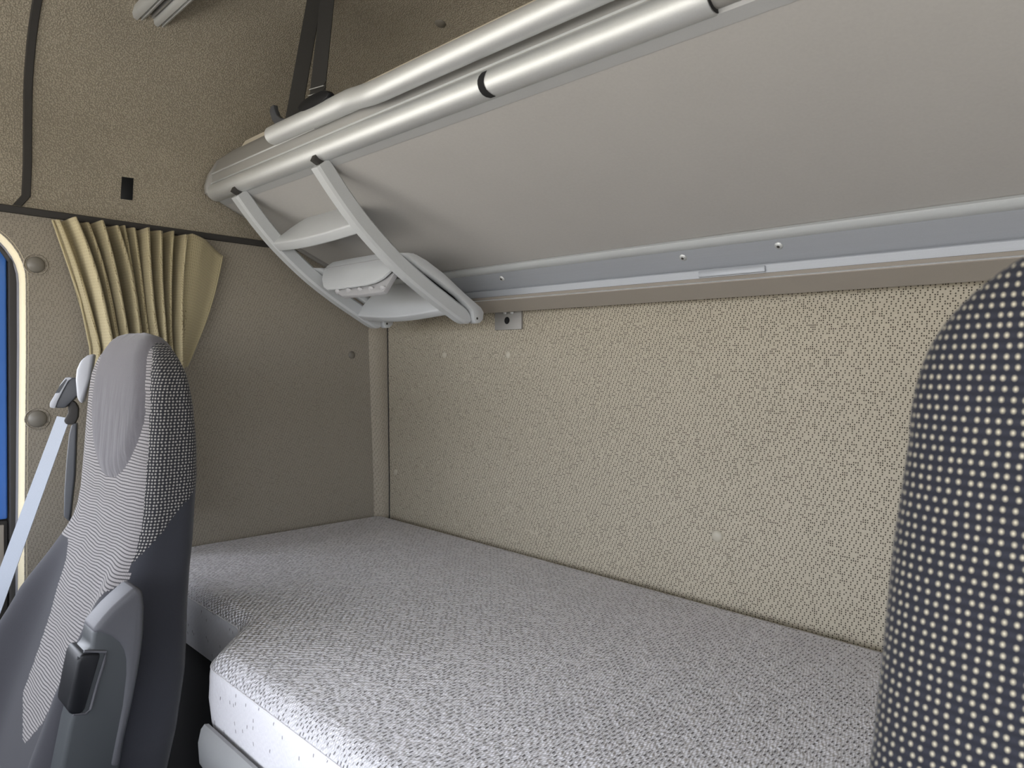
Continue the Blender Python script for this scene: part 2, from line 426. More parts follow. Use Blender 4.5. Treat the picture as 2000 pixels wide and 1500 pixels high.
# blue door frame outside the seal
door = struct(bpy.data.objects.new('door_1', None), 'blue painted cab door edge beyond the rubber seal'); COL.objects.link(door)
door.location = (-0.16, -0.9, 0.0); bpy.context.view_layer.update()
box('door_edge', (-0.13, -0.965, 0.945), (-0.060, -0.886, 1.56), 'blue', door, 0.004, 3)
box('door_lower_edge', (-0.13, YF, 0.0), (-0.060, -0.886, 0.943), 'dark', door, 0.004)
box('door_lock_plate', (-0.064, -0.930, 0.84), (-0.057, -0.893, 0.935), 'taupe', door, 0.002)
# right wall with its window
zz = [(0.0, 0.0), (0.0, ZS+.02), (-.75, ZS+.02), (-.75, 0.0)]
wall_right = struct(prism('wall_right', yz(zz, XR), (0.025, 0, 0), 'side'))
prism('door_panel', yz([(-.75, 0.0), (-.75, 0.92), (YF, 0.92), (YF, 0.0)], XR), (0.025, 0, 0), 'plain', wall_right)
prism('door_header', yz([(-.75, 1.52), (-.75, ZS+.02), (YF, ZS+.02), (YF, 1.52)], XR), (0.025, 0, 0), 'side', wall_right)
# left door lower half, opened a little so that daylight falls in, and front wall below the windscreen
wall_front = struct(box('wall_front', (-0.02, YF-0.03, 0.0), (XR+0.02, YF, 0.98), 'plain', None, 0))
# curved roof liner
RT = 0.26; ZC = 2.02
def liner_ring(d, z, rc):
    x0, x1, y0, y1 = d, XR-d, YF-0.03+d, -d
    pts = []
    for cx, cy, a0 in ((x0+rc, y1-rc, pi/2), (x0+rc, y0+rc, pi), (x1-rc, y0+rc, 1.5*pi), (x1-rc, y1-rc, 0)):
        for k in range(13):
            a = a0 + (pi/2)*k/12
            pts.append((cx+rc*cos(a), cy+rc*sin(a), z))
    # straight runs get extra points
    out = []
    for i in range(len(pts)):
        a = Vector(pts[i]); b = Vector(pts[(i+1) % len(pts)]); n = max(1, int((b-a).length/0.1))
        n = 18 if i % 13 == 12 else 1
        for k in range(n): out.append(a.lerp(b, k/n))
    return out
prof = [(0.012, ZS), (0.002, ZS+0.008), (0.0, ZS+0.03), (0.002, 1.66), (0.006, 1.76)]
prof += [(0.006+RT*(1-cos(a)), 1.76+RT*sin(a)) for a in [pi/2*i/12 for i in range(1, 13)]]
rings = [liner_ring(d, z, 0.17) for d, z in prof]
n = len(rings[0]); vs = [p for r in rings for p in r]; fs = []
for i in range(len(rings)-1):
    for j in range(n):
        k = (j+1) % n; fs.append((i*n+j, i*n+k, (i+1)*n+k, (i+1)*n+j))
fs.append(tuple(range((len(rings)-1)*n, len(rings)*n)))
ceiling = struct(mesh('ceiling', vs, fs, 'liner', None, True, None, 50))
def liner_x(z):
    return interp([(z_, d_) for d_, z_ in prof[1:]], z)[0]
def on_liner(px, py, iters=40):
    """where the view ray of a photo pixel meets the left side of the liner"""
    x = 0.0
    for _ in range(iters):
        p = U(px, py, 0, x); x = 0.5*x + 0.5*liner_x(max(ZS, min(p.z, ZC)))
    return U(px, py, 0, x)
# dark vertical joint between two liner panels
jt = []
for (d, z) in prof[1:]:
    y = -0.862 - 0.02*exp(-((z-ZS)/0.02)**2)
    jt.append((d, y, z))
rj = []
for i, (d, y, z) in enumerate(jt):
    nx = Vector((1, 0, 0)) if z < 1.7 else Vector((cos((z-1.7)/0.32*1.3), 0, -sin((z-1.7)/0.32*1.3)))
    c = Vector((d, y, z))
    rj.append([c+Vector((0, -.009, 0))-nx*.002, c+Vector((0, -.006, 0))+nx*.004, c+Vector((0, .006, 0))+nx*.004, c+Vector((0, .009, 0))-nx*.002])
loft('panel_joint', rj, 'dark', ceiling)
# seam trim that doubles as curtain track
trim1 = struct(prism('trim_1', [(0.0, 0.0, ZS-0.008), (0.010, 0, ZS-0.008), (0.013, 0, ZS-0.002), (0.013, 0, ZS+0.004), (0.0, 0, ZS+0.008)], (0, YF, 0), 'dark', None, 0))
trim1['label'] = 'dark rubber joint strip between side panel and roof liner'
# corner strip between side and rear wall
cs = []
for k in range(9):
    z = 0.3 + (ZS-0.3)*k/8
    e = interp([(0.87, 0.024, -0.036), (1.38, 0.006, -0.062)], z)
    xr, yl = e
    row = []
    for q in range(9):
        a = q/8; 
        b = Vector((0.001, yl)).lerp(Vector((xr, -0.001)), a)
        bulge = 0.006*sin(pi*a)
        row.append((b.x+bulge, b.y-bulge*0.6, z))
    cs.append(row)
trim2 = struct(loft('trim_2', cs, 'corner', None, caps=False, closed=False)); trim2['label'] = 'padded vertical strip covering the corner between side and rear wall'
ln = [(interp([(0.87, 0.026), (1.38, 0.008)], 0.3+(ZS-0.3)*k/8)[0], -0.0012, 0.3+(ZS-0.3)*k/8) for k in range(9)]
tube('seam_cord', ln, 0.0016, 'dark', trim2, 6)
# panel clips
for px, py, r in ((869, 693, .0085), (993, 693, .0095), (773, 922, .0085), (1401, 1047, .0115)):
    dome('panel_clip', U(px, py, 1, 0.0), (0, -1, 0), r, r*.55, 'clip', wall_rear)
for px, py, r in ((70, 517, .0165), (73, 818, .0175), (687, 693, .0105)):
    p = U(px, py, 0, 0.0); c = dome('panel_clip', p, (1, 0, 0), r, r*.5, 'clip_grey', wall_left)
    if px < 100:
        a = [(p + Vector((0.001, (r+.004)*cos(2*pi*k/24), (r+.004)*sin(2*pi*k/24)))) for k in range(25)]
        tube('clip_ring', a, 0.0013, 'side', wall_left, 8, False)
# clip in the roof and the square dark patch
pc = Vector((0.395, -0.235, 0)); 
def roof_depth(px, py):
    p = U(px, py, 2, ZC); return p
pr = None
lo, hi = 0.5, 2.6
d0 = (_f + _r*((860-1000)/FPX) - _u*((45-750)/FPX))
for i in range(400):
    t = 0.5 + i*0.006; q = CAM + d0*t
    dd = min(q.x, -q.y)
    zl = 1.76+RT*sqrt(max(0, 1-((RT+.006-dd)/RT)**2)) if dd < RT else ZC
    if q.z >= zl or dd < 0.006: pr = q; break
dd = min(pr.x, -pr.y); aa = math.acos(max(-1, min(1, (RT+.006-dd)/RT))) if dd < RT else pi/2
dome('panel_clip', pr, (0, -cos(aa), -sin(aa)), 0.013, 0.006, 'clip_grey', ceiling)
pts = [U(px, py, 0, 0.0035) for px, py in ((238, 345), (261, 348), (259, 391), (236, 388))]
tag(prism('hook_tape_patch', pts, (-0.004, 0, 0), 'black', None, 0.0005), 'small black rectangular patch on the side liner above the curtain', 'patch')

# ---------------------------------------------------------------- roof rail
rl = thing('roof_rail', 'silver double rail on the roof liner at the top edge of the picture', 'rail', (0.9, -0.672, 1.99))
for yc in (-0.692, -0.652):
    a = [(-.014, .0), (-.014, -.010), (-.009, -.016), (-.001, -.018), (.001, -.012), (.004, -.012), (.006, -.017), (.011, -.014), (.014, -.006), (.014, 0)]
    rr = [[(x, yc+p[0], 1.985+p[1]+0.0) for p in a] for x in (0.084 if yc < -.67 else 0.104, 0.4, 1.0, 1.9)]
    loft('rail_profile', rr, 'alu', rl)
box('rail_base', (0.13, -0.672, 1.972), (1.9, -0.670, 2.03), 'alu_dull', rl, 0)
box('rail_bed', (0.16, -0.705, 1.985), (1.9, -0.64, 2.025), 'alu_dull', rl, 0.002)

# ================================================================ LOWER BUNK
ZM = 0.85
def rnd(poly, rads, seg=8):
    out = []; n = len(poly)
    for i in range(n):
        p = Vector(poly[i]); a = (Vector(poly[i-1])-p); b = (Vector(poly[(i+1) % n])-p); r = rads[i]
        if r <= 0: out.append(p); continue
        a.normalize(); b.normalize(); ang = a.angle(b); d = r/math.tan(ang/2)
        d = min(d, 0.9*min((Vector(poly[i-1])-p).length, (Vector(poly[(i+1) % n])-p).length)/1.0)
        s, e = p+a*d, p+b*d
        for k in range(seg+1):
            t = k/seg; out.append(s*(1-t)**2 + p*2*t*(1-t) + e*t*t)
    return out
def dens(pts, step):
    out = []
    for i in range(len(pts)):
        a, b = pts[i], pts[(i+1) % len(pts)]; n = max(1, int((b-a).length/step))
        for k in range(n): out.append(a.lerp(b, k/n))
    return out
mx = 2*1.095
plan = [(0.012, -0.020), (0.012, -0.672), (0.560, -0.672), (0.665, -0.770), (mx-0.665, -0.770), (mx-0.560, -0.672), (mx-0.012, -0.672), (mx-0.012, -0.020)]
plan = dens(rnd(plan, [.05, .05, .07, .06, .06, .07, .05, .05], 10), 0.04)
def inset(pts, d):
    out = []; n = len(pts)
    for i in range(n):
        t = (pts[(i+1) % n]-pts[i-1]).normalized(); nv = Vector((-t.y, t.x))
        out.append(pts[i] + nv*d)
    return out
mt = thing('lower_mattress', 'wide pale grey woven mattress filling the lower bunk', 'mattress', (1.095, -0.38, 0.735))
R1 = 0.034
sect = [(0.004, 0.735), (0.0, 0.75), (-0.004, 0.785), (-0.003, 0.806)]
top = [(R1*(1-cos(a)), ZM-R1+R1*sin(a)) for a in [pi/2*i/8 for i in range(9)]]
top = [(-0.003+t[0], t[1]) for t in top]
def shellm(name, sec, mat, cap):
    n = len(plan); vs = []; fs = []
    for d, z in sec:
        vs += [(p.x, p.y, z) for p in inset(plan, d)]
    for i in range(len(sec)-1):
        for j in range(n):
            k = (j+1) % n; fs.append((i*n+j, i*n+k, (i+1)*n+k, (i+1)*n+j))
    if cap: fs.append(tuple(range((len(sec)-1)*n, len(sec)*n)))
    return mesh(name, vs, fs, mat, mt, True, None, 60)
split = 2
shellm('mattress_border', sect + top[:split+1], 'mattress_side', False)
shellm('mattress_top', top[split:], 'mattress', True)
mesh('mattress_base', [(p.x, p.y, 0.736) for p in inset(plan, 0.004)], [tuple(range(len(plan)))[::-1]], 'mattress_side', mt)
sd, sz = top[split]
pp = inset(plan, sd-0.0005)
tube('piping', [(p.x, p.y, sz) for p in pp+[pp[0]]], 0.0013, 'mattress_side', mt, 8, False)
# bunk base and its silver front edge
bb = thing('lower_bunk_base', 'dark bunk box under the lower mattress with a silver front edge', 'bunk base', (1.095, -0.36, 0))
prism('bunk_box', [(p.x, p.y, 0.001) for p in inset(plan, 0.03)], (0, 0, 0.70), 'void', bb)
prism('bunk_board', [(p.x, p.y, 0.705) for p in inset(plan, 0.012)], (0, 0, 0.028), 'void', bb)
ep = [(-0.772, 0.727), (-0.778, 0.757), (-0.784, 0.7585), (-0.789, 0.753), (-0.793, 0.735), (-0.791, 0.705), (-0.783, 0.690), (-0.772, 0.690)]
loft('silver_front_edge', [[(x, y, z) for y, z in ep] for x in (0.686, 1.0, mx-0.686)], 'flange', bb)

# ================================================================ UPPER BUNK
XB0, XB1 = 0.045, 2.15
ub = thing('upper_bunk', 'folding upper bunk tilted up, silver front tube and pale grey underside', 'bunk', (1.095, -0.06, 1.42))
A = (-0.110, 1.489); B = (-0.485, 1.638)
def seg_n(a, b):
    t = Vector((b[0]-a[0], b[1]-a[1])).normalized(); return Vector((-t.y, t.x))   # perpendicular
nn = Vector((-(B[1]-A[1]), B[0]-A[0])).normalized(); nn = nn if nn.y > 0 else -nn    # upwards
up = lambda p, d: (p[0]+nn.x*d, p[1]+nn.y*d)
def ex(name, prof, mat, x0=XB0, x1=XB1, bev=0.0, auto=35, par=None):
    return prism(name, yz(prof, x0), (x1-x0, 0, 0), mat, ub if par is None else par, bev, 2, auto)
ex('underside_panel', [A, B, up(B, .012), up(A, .012)], 'underside')
ex('bunk_core', [up((-0.06, 1.47), .02), up(B, .0122), (-0.452, 1.762), (-0.045, 1.60)], 'alu_dull')
ex('upper_mattress', [(-0.446, 1.7635), (-0.452, 1.777), (-0.443, 1.792), (-0.43, 1.797), (-0.06, 1.66), (-0.05, 1.605)], 'cream', XB0+.015, XB1-.015)
# aluminium front profile: flange, round tube, face plates
flange = ex('rail_flange', [(-0.4835, 1.6365), (-0.4975, 1.6445), (-0.500, 1.652), (-0.482, 1.650)], 'flange')
XE = 1.307
tc0 = Vector((-0.5035, 1.6625)); TA, TB = 0.0205, 0.0195
tubep = []
for k in range(29):
    a = radians(-65) - radians(225)*k/28      # round front from below to above
    tubep.append((tc0.x + TA*cos(a), tc0.y + TB*sin(a)))
tubep += [(-0.480, 1.676), (-0.482, 1.655)]
front_tube = ex('front_tube', tubep, 'alu', XB0-.004, XE, 0, 40)
inner_tube = ex('front_tube_extension', [(tc0.x+(p[0]-tc0.x)*.72, tc0.y+(p[1]-tc0.y)*.72) for p in tubep], 'alu_dull', XE-.02, XB1, 0, 40)
ex('face_plate', [(-0.5125, 1.6805), (-0.5135, 1.6830), (-0.5125, 1.7030), (-0.48, 1.704), (-0.48, 1.677)], 'alu_dull', XB0-.004)
ex('face_plate', [(-0.5120, 1.7040), (-0.4985, 1.738), (-0.462, 1.770), (-0.452, 1.765), (-0.47, 1.705)], 'alu_dull', XB0-.002)
ex('bead', [(-0.5140, 1.7015), (-0.5158, 1.7035), (-0.5140, 1.7055), (-0.510, 1.704)], 'alu', XB0-.004)
ex('bead', [(-0.5140, 1.6805), (-0.5165, 1.6822), (-0.5145, 1.6838), (-0.511, 1.682)], 'alu', XB0-.004)
# end cap
ecap = [(-0.499, 1.648), (-0.515, 1.650), (-0.5255, 1.660), (-0.5265, 1.677), (-0.519, 1.703), (-0.4985, 1.739), (-0.458, 1.773), (-0.06, 1.62), (-0.05, 1.45), (-0.10, 1.472)]
ex('end_cap', ecap, 'alu_dull', XB0-.016, XB0-.0045, 0.002)
# slot in the tube
sl = []
for k in range(9):
    a = radians(-92) - radians(118)*k/8
    sl.append((tc0.x + (TA+.0006)*cos(a), tc0.y + (TB+.0006)*sin(a)))
rs = []
for i, p in enumerate(sl):
    w = 0.0062*min(1, 0.45+min(i, 8-i)*0.4); sh = 0.008*((i-4)/4)**2
    rs.append([(0.965-w+sh*0.4, p[0], p[1]), (0.965+w+sh, p[0], p[1])])
loft('rail_slot', rs, 'void', front_tube, caps=False, closed=False)
prism('tube_end_plug', yz([(tc0.x+(p[0]-tc0.x)*.93, tc0.y+(p[1]-tc0.y)*.93) for p in tubep], XE+0.0004), (0.0008, 0, 0), 'void', front_tube)
# rear aluminium profile
ex('edge_moulding', [(-0.118, 1.4905), (-0.122, 1.4865), (-0.119, 1.480), (-0.112, 1.4755), (-0.104, 1.4745), (-0.10, 1.49)], 'alu_bright', 0.06)
strip = ex('screw_strip', [(-0.106, 1.4752), (-0.073, 1.4425), (-0.060, 1.448), (-0.095, 1.482)], 'alu_flat', 0.06)
ex('lip', [(-0.0745, 1.4405), (-0.0775, 1.4425), (-0.079, 1.4405), (-0.0762, 1.4280), (-0.062, 1.430), (-0.062, 1.444)], 'alu_flat', 0.06)
ex('lower_moulding', [(-0.076, 1.4277), (-0.0805, 1.4195), (-0.058, 1.4195), (-0.058, 1.43)], 'taupe', 0.06)
ex('bottom_moulding', [(-0.082, 1.4195), (-0.0815, 1.4175), (-0.044, 1.3955), (-0.012, 1.3985), (-0.012, 1.4195)], 'taupe', 0.06)
ex('moulding_bead', [(-0.0822, 1.4188), (-0.0832, 1.4203), (-0.0805, 1.4212), (-0.079, 1.4195)], 'alu', 0.06)
ex('hinge_block', [(-0.058, 1.4197), (-0.012, 1.4197), (-0.012, 1.58), (-0.045, 1.598)], 'void', 0.07)
sn = Vector((0, -0.0327, -0.033)).normalized()
for px, py in ((980, 544), (1334, 503), (1521, 480)):
    p = UP(px, py, (0, -0.106, 1.4752), sn)
    s = dome('screw', p, sn, 0.0068, 0.003, 'alu', strip, 16, 4)
    dome('screw_recess', p+sn*0.0029, sn, 0.0026, 0.0004, 'dark', strip, 8, 2)
box('catch_tab', (1.045, -0.0815, 1.4290), (1.166, -0.0765, 1.4400), 'alu_flat', ub, 0.002)
for x in (XB1-0.004,): ex('end_cap', ecap, 'alu_dull', x, x+.012, 0.002)
# handrail with its bend
ra = 0.0175
hp = [(0.366, -0.527, 1.7165), (0.40, -0.527, 1.7165), (0.52, -0.529, 1.714), (0.60, -0.529, 1.7135), (0.65, -0.531, 1.7125), (0.70, -0.537, 1.705), (0.75, -0.543, 1.6985), (0.86, -0.545, 1.6975), (1.0, -0.545, 1.6975), (1.9, -0.545, 1.6975)]
hrail = tube('handrail', smooth_path(hp, 5), ra, 'alu', ub, 24)
for x in (1.55, 1.75): box('rail_bracket', (x, -0.545, 1.70), (x+.03, -0.48, 1.722), 'alu_dull', ub, 0.003)
box('rail_bracket', (0.50, -0.53, 1.702), (0.545, -0.48, 1.728), 'black', ub, 0.004)
# strap eye on the handrail
oc = U(640, 208, 1, -0.53)
eye = []
for k in range(12):
    a = 2*pi*k/12; eye.append((0.55+0.055*cos(a), -0.545+0.0*cos(a), 1.733+0.012*sin(a)))
prism('strap_eye', eye, (0, 0.012, 0), 'black', ub, 0.002)
# gray crescent hook on top of the front profile
hk = [U(px, py, 1, -0.50) for px, py in ((552, 243), (538, 245), (530, 233), (526, 218), (528, 208), (534, 204), (535, 212), (540, 224), (548, 231), (556, 231))]
prism('strap_hook', hk, (0.0, 0.010, 0), 'seat_plastic', ub, 0.0015)
prism('hook_foot', [(0.40, -0.50, 1.728), (0.46, -0.50, 1.728), (0.455, -0.50, 1.738), (0.42, -0.50, 1.738)], (0, .02, 0), 'seat_plastic', ub, 0.001)

# ---------------------------------------------------------------- straps
st = thing('hanging_strap', 'black webbing strap hanging from the roof to the front of the upper bunk', 'strap', (0.5, -0.53, 1.73))
topA = U(617, -20, 1, -0.43); topB = U(640, -20, 1, -0.43)
aA0, aA1 = U(572, 230, 1, -0.505), U(613, 0, 1, -0.44)
wA = (U(586, 222, 1, -0.505) - U(558, 238, 1, -0.505))
def strand(name, lo, hi, lo_w, mat='strap', zt=ZC+0.01):
    d = (hi-lo); t = (zt-lo.z)/d.z; end = lo + d*t
    path = [lo.lerp(end, k/6) for k in range(7)]
    return ribbon(name, path, [Vector(lo_w).lerp(Vector(lo_w), k/6) for k in range(7)], 0.0016, mat, st)
strand('strap_strand', U(572, 236, 1, -0.512), U(614, 0, 1, -0.44), Vector((0.040, 0.012, 0.0)))
s2 = strand('strap_strand', U(617, 212, 1, -0.525), U(639, 0, 1, -0.455), Vector((0.036, 0.010, 0.0)))
for i, (px, py) in enumerate(((618, 172), (616, 184))):
    a = U(px-14, py+3, 1, -0.527); b = U(px, py-1, 1, -0.524); c = U(px+14, py-5, 1, -0.521)
    tube('stitching', [a, b, c], 0.0008, 'white_thread', s2, 6)
tube('frayed_thread', [U(px, py, 1, -0.520) for px, py in ((631, 176), (637, 170), (633, 166), (638, 155))], 0.0009, 'strap', s2, 6)

# ---------------------------------------------------------------- ladder
ld = thing('folding_ladder', 'light grey plastic folding ladder stowed under the upper bunk', 'ladder', (0.34, -0.33, 1.40))
F0 = [(-.520, 1.628), (-.475, 1.576), (-.423, 1.525), (-.353, 1.470), (-.286, 1.4275), (-.215, 1.389), (-.152, 1.357)]
FC = [Vector((p[0], p[1])) for p in smooth_path([(a, b, 0) for a, b in F0], 8)]
def fr(i):
    t = (FC[min(i+1, len(FC)-1)]-FC[max(i-1, 0)]).normalized(); nv = Vector((-t.y, t.x))
    if nv.y < 0: nv = -nv
    return t, nv
def stile(name, x0, w, d0, d1, i0=0, i1=None, mat='grey', rnd_end=True):
    i1 = len(FC)-1 if i1 is None else i1; rings = []
    c = 0.005
    for i in range(i0, i1+1):
        t, nv = fr(i); p = FC[i]; e0, e1 = d0, d1
        dd = (d1-d0)
        k = i1-i
        if rnd_end and k < 4: s_ = [0.45, .22, .09, .02][k]; e0 += dd*s_*0.5; e1 -= dd*s_*0.9
        sec = [(c*.8, e0), (w-c*.8, e0), (w, e0+c), (w, e1-c), (w-c, e1), (c, e1), (0, e1-c), (0, e0+c)]
        rings.append([(x0+a, p.x+nv.x*b, p.y+nv.y*b) for a, b in sec])
    return loft(name, rings, mat, ld, True, 30)
for x0 in (0.158, 0.498):
    s_ = stile('stile', x0, 0.028, 0.0, 0.034)
    t, nv = fr(0)
    q = FC[0] + nv*0.012 - t*0.012
    prism('hook', yz([(q.x-.006, q.y-.004), (q.x+.012, q.y-.012), (q.x+.022, q.y+.012), (q.x+.004, q.y+.018)], x0+.008), (0.013, 0, 0), 'dark', s_, 0.001)
def at_y(y):
    return min(range(len(FC)), key=lambda i: abs(FC[i].x-y))
def tread(y, xa=0.182, xb=0.502, depth=0.084, th=0.024, name='tread', n0=0.002):
    i = at_y(y); t, nv = fr(i); p = FC[i]
    # outline in (x, depth along normal)
    w = xb-xa; ol = []
    for k in range(21):                         # slightly bowed front edge
        u = k/20; ol.append((xa+w*u, n0 - 0.010*sin(pi*u)))
    for k in range(21):                         # arched inner edge
        u = 1-k/20; s = min(1, u/0.21, (1-u)/0.36); ol.append((xa+w*u, n0 + 0.026 + (depth-0.026)*sin(pi/2*s)**0.8))
    bm = bmesh.new()
    P3 = lambda a, b, s: (a, p.x+nv.x*b+t.x*s, p.y+nv.y*b+t.y*s)
    va = [bm.verts.new(P3(a, b, 0)) for a, b in ol]; vb = [bm.verts.new(P3(a, b, th)) for a, b in ol]
    bm.faces.new(va); bm.faces.new(vb[::-1]); m = len(ol)
    for k in range(m): bm.faces.new((va[k], vb[k], vb[(k+1) % m], va[(k+1) % m]))
    bmesh.ops.recalc_face_normals(bm, faces=bm.faces)
    es = [e for e in bm.edges if e.calc_face_angle(0) > radians(40)]
    bmesh.ops.bevel(bm, geom=es, offset=0.004, segments=3, affect='EDGES', profile=0.5, clamp_overlap=True)
    return from_bm(name, bm, 'grey', ld, 40)
tread(-0.437); tread(-0.214)
# folded second section lying between ladder and bunk
sp = [(784, 493), (800, 493), (815, 497), (834, 508), (868, 534), (910, 574), (940, 600), (946, 610), (944, 625), (938, 631), (930, 632), (926, 624), (924, 607), (898, 579), (857, 547), (822, 521), (799, 502)]
P0 = [U(px, py, 0, 0.535) for px, py in sp]
for x1 in (0.535, 0.196):
    s_ = prism('folded_stile', [(x1, p.y, p.z) for p in P0], (-0.022, 0, 0), 'grey', ld, 0.003)
    q = Vector((x1, 0, 0)); pp0 = U(932, 622, 0, 0.535)
    dome('pivot_pin', (x1+.0002, pp0.y, pp0.z), (1, 0, 0), 0.0028, 0.0012, 'dark', s_, 10, 2)
# folded tread with its ribbed back
i = at_y(-0.335); t2, n2 = fr(i); pt = FC[i] + n2*0.03
sN = Vector((0, t2.x, t2.y))
pl = [UP(px, py, (0, pt.x, pt.y), sN) for px, py in ((628, 545), (631, 530), (638, 519), (650, 511), (690, 503), (733, 496), (775, 490), (790, 498), (778, 512), (762, 527), (747, 541), (730, 550), (712, 555), (670, 561), (638, 565), (631, 560))]
for p_ in pl: p_.x = min(p_.x, 0.492)
ft = prism('folded_tread', pl, sN*0.007, 'grey', ld, 0.0025)
rb = [p + sN*0.010 for p in [UP(px, py, (0, pt.x, pt.y), sN) for px, py in ((646, 562), (680, 557), (718, 551), (738, 543), (758, 525), (776, 512), (790, 516), (778, 538), (762, 555), (750, 562), (700, 569), (660, 572))]]
for p_ in rb: p_.x = min(p_.x, 0.490)
rib_plate = prism('ribbed_back', rb, sN*0.010, 'grey_in', ft, 0.001)
for k in range(5):
    px = 662+k*22; a = UP(px, 570-k*1.6, Vector((0, pt.x, pt.y))+sN*0.013, sN)
    dome('rib', a, -n2.to_3d() if False else Vector((0, -n2.x, -n2.y)), 0.010, 0.006, 'grey_in', ft, 12, 3)
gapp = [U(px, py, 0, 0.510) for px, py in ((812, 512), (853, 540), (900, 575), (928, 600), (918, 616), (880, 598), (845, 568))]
prism('gap_shade', gapp, (-0.006, 0, 0), 'void', ld)  # dark sheet added behind the stile gap, standing in for its shade
# bar that joins the folded stiles
for (px, py) in ((800, 500),):
    q = U(px, py, 0, 0.52); tube('cross_bar', [(0.176, q.y, q.z), (0.532, q.y, q.z)], 0.005, 'grey_in', ld, 10)

# ---------------------------------------------------------------- wall bracket
br = thing('wall_bracket', 'small grey metal plate with a round hole below the upper bunk', 'bracket', (0.498, -0.004, 1.38))
b4 = [U(px, py, 1, -0.007) for px, py in ((966, 600), (1018, 600), (1018, 643), (966, 645))]
pl_ = prism('plate', b4, (0, 0.006, 0), 'alu_dull', br, 0.0015)
hc = U(990, 626, 1, -0.0075)
dome('bolt_hole', hc, (0, -1, 0), 0.0085, 0.0006, 'void', br, 20, 2)
for px in (985, 998):
    q = U(px, 610, 1, -0.01); dome('bolt_head', (q.x, -0.0068, q.z), (0, -1, 0), 0.006, 0.005, 'alu', br, 6, 3)

# ---------------------------------------------------------------- curtain
ct = thing('side_curtain', 'beige knitted curtain gathered against the side wall behind the seat', 'curtain', (0.03, -0.68, 1.1))
NU, NV = 420, 40
tops = [(0.00, -0.823), (0.10, -0.797), (0.95, -0.560), (1.0, -0.545)]
bots = [(0.0, -0.752), (0.5, -0.655), (1.0, -0.575)]
random.seed(3)
peaks = [0.03, 0.115, 0.205, 0.285, 0.39, 0.46, 0.52, 0.60, 0.70, 0.80, 0.89, 0.965]
amps = [0.020, 0.046, 0.036, 0.050, 0.046, 0.026, 0.036, 0.052, 0.048, 0.040, 0.050, 0.030]
wid = [0.02, 0.024, 0.02, 0.022, 0.024, 0.016, 0.018, 0.026, 0.028, 0.02, 0.022, 0.02]
lean = [0.03, 0.05, 0.04, 0.02, 0.05, 0.01, 0.0, -0.03, -0.03, -0.03, -0.02, -0.01]
vs, fs, uvs = [], [], []
for j in range(NV+1):
    v = j/NV; z = 1.560 - 0.62*v
    g = 1-exp(-v*3.2)
    arc = 0.0; last = None
    for i_ in range(NU+1):
        u = i_/NU
        y0 = interp(tops, u)[0]; y1 = interp(bots, u)[0]
        vv = min(1.0, v/0.42)
        y = y0 + (y1-y0)*vv**0.9
        x = 0.010
        for pk, am, wd, le in zip(peaks, amps, wid, lean):
            c = pk + le*sin(min(1, v*2.2)*pi)*0.7
            wv = wd*0.82*(1+0.9*vv)
            x = max(x, 0.010 + 1.35*am*(0.80+0.2*vv)*exp(-abs((u-c)/wv)**2.6))
        x += 0.004*sin(u*90+v*7)*vv
        zz_ = z - 0.006*(0.5+0.5*sin(u*37.0))*(1-vv)
        p = Vector((x, y, zz_))
        if last is not None: arc += (p-last).length
        last = p; vs.append(p); uvs.append((arc, 0.62*v))
for j in range(NV):
    for i_ in range(NU):
        a = j*(NU+1)+i_; fs.append((a, a+1, a+NU+2, a+NU+1))
cm = mesh('gathered_cloth', vs, fs, 'curtain', ct, True, uvs)
md = cm.modifiers.new('thickness', 'SOLIDIFY'); md.thickness = 0.0016
# loose flap at its rear end
fl_top = [U(px, py, 0, 0.036) for px, py in ((352, 462), (370, 458), (395, 468), (418, 484), (437, 499))]
fl_bot = [U(px, py, 0, 0.034) for px, py in ((330, 720), (340, 720), (350, 720), (358, 720), (366, 716))]
vs, fs, uvs = [], [], []
NFU, NFV = 24, 30
for j in range(NFV+1):
    v = j/NFV
    for i_ in range(NFU+1):
        u = i_/NFU; k = min(3, int(u*4)); f_ = u*4-k
        a = fl_top[k].lerp(fl_top[k+1], f_); b = fl_bot[k].lerp(fl_bot[k+1], f_)
        p = a.lerp(b, v); edge = 0.012*sin(pi*min(1, v*1.1))
        p = p + Vector((0.012*sin(u*pi*1.6)*(1-0.4*v)+0.004, 0.028*u*sin(pi*v)*0.35, 0))
        vs.append(p); uvs.append((u*0.115, v*0.27))
for j in range(NFV):
    for i_ in range(NFU):
        a = j*(NFU+1)+i_; fs.append((a, a+1, a+NFU+2, a+NFU+1))
cf = mesh('loose_flap', vs, fs, 'curtain', ct, True, uvs)
md = cf.modifiers.new('thickness', 'SOLIDIFY'); md.thickness = 0.0018
hem = [vs[i_*(NFU+1)+NFU] for i_ in range(NFV+1)]
tube('hem', hem, 0.0022, 'curtain', ct, 8)
tube('hem', [Vector(p) for p in [(0.02, -0.823, 1.553), (0.02, -0.800, 1.48), (0.02, -0.775, 1.40), (0.022, -0.757, 1.30), (0.022, -0.752, 1.2)]], 0.0022, 'curtain', ct, 8)

